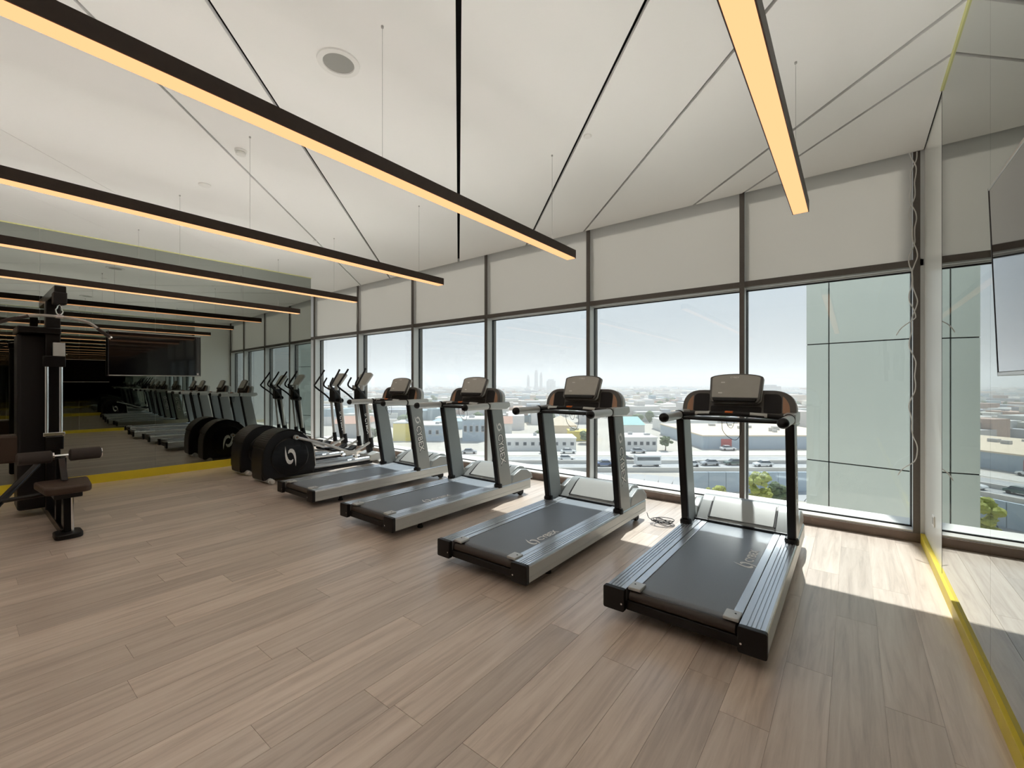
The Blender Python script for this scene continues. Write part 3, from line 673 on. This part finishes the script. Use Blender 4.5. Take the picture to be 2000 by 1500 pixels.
# ================================================================== LOOSE CABLES, SOCKET
ct = empty('hanging_cable', (0.455, 5.54, 0))
for k, (ph, end) in enumerate(((0.0, 0.80), (2.4, 2.12))):
    pts = []
    z = 3.66; i = 0
    while z > end:
        pts.append((-0.005 + 0.022 * math.sin(z * 9 + ph) + 0.010 * math.sin(z * 23 + ph), -0.01 + 0.012 * math.cos(z * 9 + ph), z)); z -= 0.07
    pts += [(pts[-1][0] - 0.02, pts[-1][1] - 0.02, end - 0.03), (pts[-1][0] - 0.10, pts[-1][1] - 0.05, end - 0.10), (pts[-1][0] - 0.14, pts[-1][1] - 0.05, end - 0.17)]
    MB().tube(smooth_path(pts, 3), 0.0045, 8).build('wire', 'cablewhite', ct)
tag(ct, 'pair of twisted white cables hanging down the corner mullion', 'cable')
c2 = MB().tube(smooth_path([(0.012 * math.sin(z * 11), 0.008 * math.cos(z * 8), z) for z in [3.65 - 0.08 * k for k in range(13)]], 3), 0.004, 8).build('hanging_cable', 'cablewhite')
c2.location = (-8.75, 5.55, 0); tag(c2, 'single white cable hanging on a mullion above the ellipticals', 'cable')
pts = []
random.seed(3)
for k in range(26):
    a = k * 1.15; r = 0.05 + 0.05 * random.random()
    pts.append((r * 1.3 * math.cos(a) + 0.02 * random.random(), r * math.sin(a), 0.006 + 0.05 * random.random()))
pts = [(-0.16, 0.02, 0.09), (-0.11, 0.0, 0.03)] + pts
o = MB().tube(smooth_path(pts, 4), 0.0035, 7).build('power_cord', 'black'); o.location = (-1.60, 4.62, 0.0)
tag(o, 'tangled black power cord on the floor between two treadmills', 'power cord')
o = MB().tube(smooth_path([(0, -0.3, 0.004), (0.05, 0.0, 0.004), (0.02, 0.25, 0.004), (0.10, 0.50, 0.02), (0.08, 0.60, 0.10)], 5), 0.004, 7).build('power_cord', 'cablewhite'); o.location = (-4.62, 4.85, 0)
tag(o, 'pale power cord lying on the floor between the middle treadmills', 'power cord')
sk = empty('wall_socket', (0.535, 4.98, 0.36))
MB().box(-0.008, 0, -0.045, 0.045, -0.045, 0.045).build('plate', 'offwhite', sk, 0.002)
for y in (-0.02, 0.02): MB().box(-0.010, -0.007, y - 0.008, y + 0.008, -0.028, 0.028).build('rocker', 'steel', sk)
tag(sk, 'small wall socket low on the white panel by the corner', 'wall socket')

# ================================================================== NEIGHBOURING TOWER
tw = empty('office_tower', (-0.775, 11.4, 0), math.atan2(-0.217, 0.976))
MB().box(0.0, 7.0, 0.03, 6.0, -18.5, 16).build('core', 'void', tw)
cols = [0.0, 0.40, 1.95, 3.5, 5.05, 7.0]; rows = [-18.5, -12.6, -7.65, -5.15, -2.65, -0.16, 2.33, 4.82, 7.3, 9.8, 16]
for a, b in zip(cols, cols[1:]):
    for p, q in zip(rows, rows[1:]):
        MB().box(a + (0.011 if a else 0), b - 0.011, 0.0, 0.05, p + 0.011, q - 0.011).build('cladding_panel', 'clad', tw, 0.003, smooth=False)
for p, q in zip(rows, rows[1:]):
    MB().box(-0.02, 0.03, 0.05, 6.0, p + 0.011, q - 0.011).build('cladding_panel', 'clad', tw, smooth=False)
tag(tw, 'grey-green panel-clad tower wing right outside the window', 'building')

# ================================================================== THE CITY BELOW
# street grid turned with the motorway; l runs along the motorway, d away from the tower; ground 20 m below eye level
GZ = -18.5
RZ = TH
def cl(l, d, z=0.0): return (l * math.cos(TH) - d * math.sin(TH), l * math.sin(TH) + d * math.cos(TH), GZ + z)
def at_city(o, l, d, z=0.0, rz=0.0): o.location = cl(l, d, z); o.rotation_euler = (0, 0, RZ + rz); return o
struct(at_city(MB().box(-2600, 2600, -60, 4200, -0.5, 0).build('ground', 'dirt', smooth=False), 0, 0), 'pale sandy city ground')
struct(at_city(MB().box(-700, 500, 99, 118, 0.0, 0.06).build('road_surface', 'asphalt', smooth=False), 0, 0), 'multi-lane motorway below the tower')
struct(at_city(MB().box(-700, 500, 120, 127, 0.0, 0.05).build('road_service', 'concrete', smooth=False), 0, 0))
struct(at_city(MB().box(-700, 500, 107.6, 108.2, 0.0, 0.9).build('kerb_median', 'concrete', smooth=False), 0, 0))
struct(at_city(MB().box(-700, 500, 97.6, 98.1, 0.0, 1.0).build('kerb_near', 'concrete', smooth=False), 0, 0))
for q in (101.9, 104.8, 111.3, 114.6):
    mk = MB()
    for k in range(60): mk.box(-120 + k * 5, -117.6 + k * 5, q, q + 0.2, 0.06, 0.07)
    struct(at_city(mk.build('road_marking', 'whitewash', smooth=False), 0, 0))
rm = [(-60, 94), (0, 95), (25, 92), (45, 82), (62, 66), (70, 50)]
mb = MB(); P = smooth_path([(a, b, 0.03) for a, b in rm], 8)
for i in range(len(P) - 1):
    t = (P[i + 1] - P[i]).normalized(); n = Vector((-t.y, t.x, 0)) * 4
    mb.add([P[i] - n, P[i] + n, P[i + 1] + n, P[i + 1] - n], [(0, 1, 2, 3)])
struct(at_city(mb.build('road_ramp', 'asphalt', smooth=False), 0, 0))

wall_ = empty('retaining_wall'); at_city(wall_, 33, 80)
for k in range(7): MB().box(k * 3.2, k * 3.2 + 3.1, 0, 0.5, 0, 3.6).build('wall_panel', 'bluewall', wall_, smooth=False)
tag(wall_, 'blue-grey retaining wall beside the motorway behind the yellow-green tree', 'wall')

def house(name, l0, l1, d0, d1, h, wm, rm_, label, roof='flat', wins=0, door=None):
    t = empty(name); at_city(t, (l0 + l1) / 2, d0)
    L = (l1 - l0) / 2; D = d1 - d0
    MB().box(-L, L, 0, D, 0, h).build('walls', wm, t, smooth=False)
    if roof == 'flat':
        MB().box(-L - 0.2, L + 0.2, -0.2, D + 0.2, h, h + 0.35).build('roof', rm_, t, smooth=False)
        for k in range(max(2, int(L / 3))):
            x = random.uniform(-L * 0.8, L * 0.8); y = random.uniform(0.2, 0.8) * D; s_ = random.uniform(0.5, 1.1)
            MB().box(x - s_, x + s_, y - s_ * 0.7, y + s_ * 0.7, h + 0.35, h + 0.35 + random.uniform(0.5, 1.2)).build('roof_unit', 'greyblock', t, smooth=False)
    elif roof == 'tent':
        MB().add([(-L - 0.4, -0.4, h), (L + 0.4, -0.4, h), (L + 0.4, D + 0.4, h), (-L - 0.4, D + 0.4, h), (0, D / 2, h + 3.4)], [(0, 1, 4), (1, 2, 4), (2, 3, 4), (3, 0, 4), (3, 2, 1, 0)]).build('roof', rm_, t, smooth=False)
    else:
        MB().prism([(-0.4, h), (D + 0.4, h), (D / 2, h + 2.4)], -L - 0.3, L + 0.3, 'x').build('roof', rm_, t, smooth=False)
    if wins:
        for k in range(wins):
            x = -L + (k + 0.5) * 2 * L / wins
            wd = MB().box(x - 0.55, x + 0.55, -0.10, 0.02, h * 0.42, h * 0.75).build('window', 'greyblock', t, smooth=False)
            MB().box(x - 0.45, x + 0.45, -0.12, -0.05, h * 0.46, h * 0.71).build('pane', 'darkglass', wd, smooth=False)
    if door:
        MB().box(door - 1.6, door + 1.6, -0.12, 0.02, 0, 3.0).build('door', 'redpaint', t, smooth=False)
    return tag(t, label, 'building', 'buildings beyond the motorway')
house('warehouse', 58, 104, 132, 170, 3.8, 'bluewall', 'sand', 'long sand-roofed warehouse with a red door beyond the motorway', wins=0, door=-16)
house('low_house', 32, 43, 129, 140, 3.6, 'whitewash', 'whitewash', 'white low building with a row of windows, left of the warehouse', wins=6)
house('shed', 42, 50, 164, 184, 4.2, 'whitewash', 'teal', 'shed with a teal sheet roof behind the white windowed building', roof='gable')
house('low_house', -2, 19, 129, 139, 3.4, 'whitewash', 'whitewash', 'long white building beside the motorway in the middle windows', wins=9)
house('market_hall', 14, 25, 168, 182, 3.6, 'sand', 'sand', 'hall with a tan tent-shaped roof behind the long white building', roof='tent')
house('low_house', 20, 29, 150, 158, 3.0, 'ochre', 'ochre', 'low ochre yellow building beside the tent-roofed hall')
house('apartment_block', -17, -9, 149, 162, 7.4, 'bluewall', 'whitewash', 'tall blue-grey block beyond the motorway between two treadmills', wins=4)
house('workshop', -41, -35, 150, 162, 6.0, 'ochre', 'greyblock', 'bright ochre workshop next to a long blue-grey hall')
house('workshop', -34.5, -22, 150, 164, 5.2, 'bluewall', 'whitewash', 'long blue-grey hall next to the bright ochre workshop', wins=5)
house('low_house', -66, -54, 160, 174, 5.0, 'greyblock', 'terracotta', 'grey building with a terracotta roof seen between the ellipticals', roof='gable')
house('low_house', -8, 0, 165, 176, 4.6, 'whitewash', 'terracotta', 'white house with a terracotta roof near the blue-grey block', roof='gable')
house('low_house', 62, 84, 178, 192, 4.4, 'whitewash', 'whitewash', 'white building behind the sand-roofed warehouse', wins=8)
house('apartment_block', 34, 42, 214, 224, 8.0, 'greyblock', 'greyblock', 'grey block standing behind the teal shed', wins=4)

# cars on the motorway and the service road
CARC = [('white', (0.78, 0.78, 0.76)), ('black', (0.03, 0.03, 0.035)), ('silver', (0.45, 0.46, 0.47)), ('dark green', (0.05, 0.10, 0.08)), ('blue', (0.10, 0.16, 0.30)), ('red', (0.42, 0.06, 0.05))]
for n_, c_ in CARC: M['car_' + n_] = mat('car_' + n_.replace(' ', '_'), c_, 0.3, coat=0.5, noise=0.02, scale=1)
def car(col):
    t = empty('car')
    MB().prism([(-2.15, 0.35), (-2.15, 0.80), (-1.9, 0.92), (1.0, 0.96), (2.0, 0.80), (2.2, 0.60), (2.15, 0.35)], -0.88, 0.88, 'y').build('body', 'car_' + col, t, 0.06)
    MB().add([(-1.6, -0.80, 0.93), (1.05, -0.80, 0.95), (1.05, 0.80, 0.95), (-1.6, 0.80, 0.93), (-1.15, -0.64, 1.42), (0.35, -0.64, 1.42), (0.35, 0.64, 1.42), (-1.15, 0.64, 1.42)],
             [(0, 1, 5, 4), (1, 2, 6, 5), (2, 3, 7, 6), (3, 0, 4, 7), (4, 5, 6, 7), (3, 2, 1, 0)]).build('windows', 'darkglass', t, smooth=False)
    MB().box(-1.12, 0.32, -0.62, 0.62, 1.40, 1.46).build('roof', 'car_' + col, t, 0.02)
    for x_ in (-1.35, 1.35):
        for y_ in (-0.8, 0.8): MB().lathe([(0.2, -0.1), (0.33, -0.09), (0.33, 0.09), (0.2, 0.1)], (x_, y_, 0.33), 'y', 14).build('wheel', 'rubber', t)
    return t
protos = {}
cars = [(64, 129, 'white', 'white car parked in front of the sand-roofed warehouse'), (60, 104, 'white', 'white car on the motorway below the yellow-green tree'), (54, 106, 'dark green', 'dark green car in the middle of the motorway'),
        (48, 105.5, 'silver', 'silver car following the dark green car'), (42.5, 104, 'white', 'white car on the motorway left of the silver car'), (22, 104.5, 'blue', 'blue car on the motorway near the long white building'),
        (14, 112, 'white', 'white car in the far lane before the long white building'), (10, 123, 'black', 'black car on the service road before the long white building'), (16, 123.5, 'white', 'white car on the service road behind a black car'),
        (-12, 123, 'silver', 'silver car on the service road below the blue-grey block'), (29, 112, 'black', 'black car in the far motorway lane'), (-4, 105, 'red', 'red car on the motorway at the middle windows'), (36, 124, 'silver', 'silver car parked at the white windowed building')]
for l, d, col, lb_ in cars:
    if col not in protos: protos[col] = o = car(col)
    else: o = copy_tree(protos[col])
    at_city(o, l, d, 0.06, PI if d < 108 else 0); tag(o, lb_, 'car', 'cars on the motorway')
bus = empty('bus'); at_city(bus, 32.5, 104.5, 0.06)
MB().box(-3.0, 3.0, -1.1, 1.1, 0.45, 2.7).build('body', 'car_white', bus, 0.12)
for s in (-1, 1): MB().box(-2.7, 2.7, s * 1.11 - 0.02, s * 1.11 + 0.02, 1.5, 2.3).build('window_band', 'darkglass', bus, smooth=False)
for x_ in (-2, 2):
    for y_ in (-0.95, 0.95): MB().lathe([(0.2, -0.14), (0.45, -0.12), (0.45, 0.12), (0.2, 0.14)], (x_, y_, 0.45), 'y', 14).build('wheel', 'rubber', bus)
tag(bus, 'white minibus on the motorway below the white windowed building', 'bus')

# trees: clumps of leafy blobs on a trunk
def tree(l, d, h, w_, m, label, seed):
    random.seed(seed)
    t = empty('tree'); at_city(t, l, d)
    MB().tube([(0, 0, 0), (0.1, 0, h * 0.45)], [0.18, 0.10], 8).build('trunk', 'bark', t)
    bm = bmesh.new()
    for k in range(34):
        a = random.uniform(0, 2 * PI); rr = w_ * math.sqrt(random.random()) * 0.9; z = h * random.uniform(0.38, 0.92)
        rr *= math.sqrt(max(0.05, 1 - ((z / h - 0.62) / 0.36) ** 2))
        r = w_ * random.uniform(0.20, 0.36)
        mt_ = Matrix.Translation((rr * math.cos(a), rr * math.sin(a), z)) @ Matrix.Diagonal((r, r, r * 0.8, 1))
        vv = bmesh.ops.create_icosphere(bm, subdivisions=2, radius=1, matrix=mt_)['verts']
        for v_ in vv: v_.co += Vector((random.uniform(-1, 1), random.uniform(-1, 1), random.uniform(-1, 1))) * r * 0.22
    me = bpy.data.meshes.new('crown'); bm.to_mesh(me); bm.free(); me.materials.append(M[m])
    o = bpy.data.objects.new('crown', me); C.objects.link(o); o.parent = t
    return tag(t, label, 'tree', 'trees below the windows')
tree(36.9, 65, 7.2, 1.9, 'leafy', 'tall yellow-green tree in front of the retaining wall', 1)
tree(40.5, 66, 5.2, 1.8, 'leafg', 'olive tree to the right of the yellow-green tree', 2)
tree(33.0, 70, 3.6, 1.6, 'leafy', 'small yellowish bush left of the tall yellow-green tree', 4)
tree(45.5, 129, 4.4, 1.8, 'leafg', 'dark tree at the corner of the white windowed building', 5)
tree(25, 144, 4.2, 3.0, 'leafg', 'broad olive tree beside the low ochre building', 6)
tree(10, 146, 4.0, 2.6, 'leafg', 'round tree behind the long white building', 8)
tree(-48, 148, 4.6, 3.2, 'leafg', 'dark broad tree left of the ochre workshop', 9)
tree(-69, 140, 5.0, 3.4, 'leafg', 'dark tree seen between the elliptical handles', 10)
random.seed(11)
# pale skyline towers
for l, d, w_, h, lb_ in [(43, 1150, 7, 41, 'slender pale tower on the hazy skyline'), (64, 1150, 9, 54, 'tallest pale tower on the hazy skyline'), (77, 1150, 7, 48, 'pale tower just right of the tallest skyline tower'), (104, 1150, 22, 30, 'broad low tower on the hazy skyline'), (420, 700, 26, 17, 'long pale block on the horizon right of the skyline towers')]:
    t = empty('skyline_tower'); at_city(t, l, d)
    MB().box(-w_ / 2, w_ / 2, 0, w_, 0, h * 0.86).build('shaft', 'greyblock', t, smooth=False)
    MB().box(-w_ / 3, w_ / 3, w_ * 0.2, w_ * 0.8, h * 0.86, h).build('crown_block', 'greyblock', t, smooth=False)
    tag(t, lb_, 'building', 'hazy skyline towers')
# sprawl further out
mb = MB(); gr = bmesh.new()
for k in range(4200):
    d = 190 * math.exp(random.random() ** 0.8 * 2.5)
    l = random.uniform(-1.9, 1.35) * d
    wx, wy = random.uniform(3, 11), random.uniform(3, 9)
    if d > 500: wx *= 1.8
    h = random.choice((3, 3.5, 4, 4, 5, 6, 7.5)) * (1.0 + 0.5 * (random.random() < 0.05))
    l = round(l / 14) * 14 + random.uniform(-2, 2)
    if (56 < l < 108 and d < 215) or (26 < l < 58 and d < 245) or (380 < l < 460 and 670 < d < 760) or (20 < l < 135 and 1120 < d < 1200): continue
    mb.box(l - wx, l + wx, d - wy, d + wy, 0, h)
    if random.random() < 0.3: mb.box(l - wx * 0.3, l + wx * 0.2, d - wy * 0.5, d + wy * 0.4, h, h + 2.6)
M['sprawl'] = island_mat('sprawl_walls', [(0.67, 0.61, 0.54), (0.77, 0.74, 0.71), (0.57, 0.54, 0.51), (0.64, 0.51, 0.39), (0.72, 0.67, 0.61), (0.45, 0.46, 0.48), (0.81, 0.77, 0.67), (0.54, 0.39, 0.31), (0.39, 0.48, 0.51), (0.65, 0.64, 0.60)])
o = mb.build('city_sprawl', 'sprawl', smooth=False); at_city(o, 0, 0); tag(o, 'low houses of the hazy city stretching to the horizon', 'city', kind='stuff')
mb = MB()
for k in range(900):
    d = 185 * math.exp(random.random() ** 0.9 * 2.0); l = random.uniform(-1.9, 1.35) * d
    r = random.uniform(1.5, 3.4); h = random.uniform(4, 7)
    if (56 < l < 108 and d < 215) or (26 < l < 58 and d < 245) or (380 < l < 460 and 670 < d < 760) or (20 < l < 135 and 1120 < d < 1200): continue
    mb.lathe([(0.2, 0.0), (r * 0.7, h * 0.35), (r, h * 0.6), (r * 0.75, h * 0.85), (0.2, h)], (l, d, 0), 'z', 7)
o = mb.build('distant_foliage', 'leafg', smooth=False); at_city(o, 0, 0); tag(o, 'dark trees scattered through the hazy city', 'trees', kind='stuff')

# ---- haze over the city
hz = bpy.data.materials.new('haze'); hz.use_nodes = True; t = hz.node_tree; t.nodes.clear()
vsn = t.nodes.new('ShaderNodeVolumeScatter'); vo = t.nodes.new('ShaderNodeOutputMaterial')
vsn.inputs['Color'].default_value = (0.52, 0.495, 0.485, 1); vsn.inputs['Density'].default_value = 0.0020; vsn.inputs['Anisotropy'].default_value = 0.0
t.links.new(vsn.outputs[0], vo.inputs['Volume'])
o = MB().box(-2500, 2500, 45, 3800, -0.4, 75).build('haze', hz, smooth=False); at_city(o, 0, 0)
tag(o, 'pale daylight haze hanging over the city', 'haze', kind='stuff')
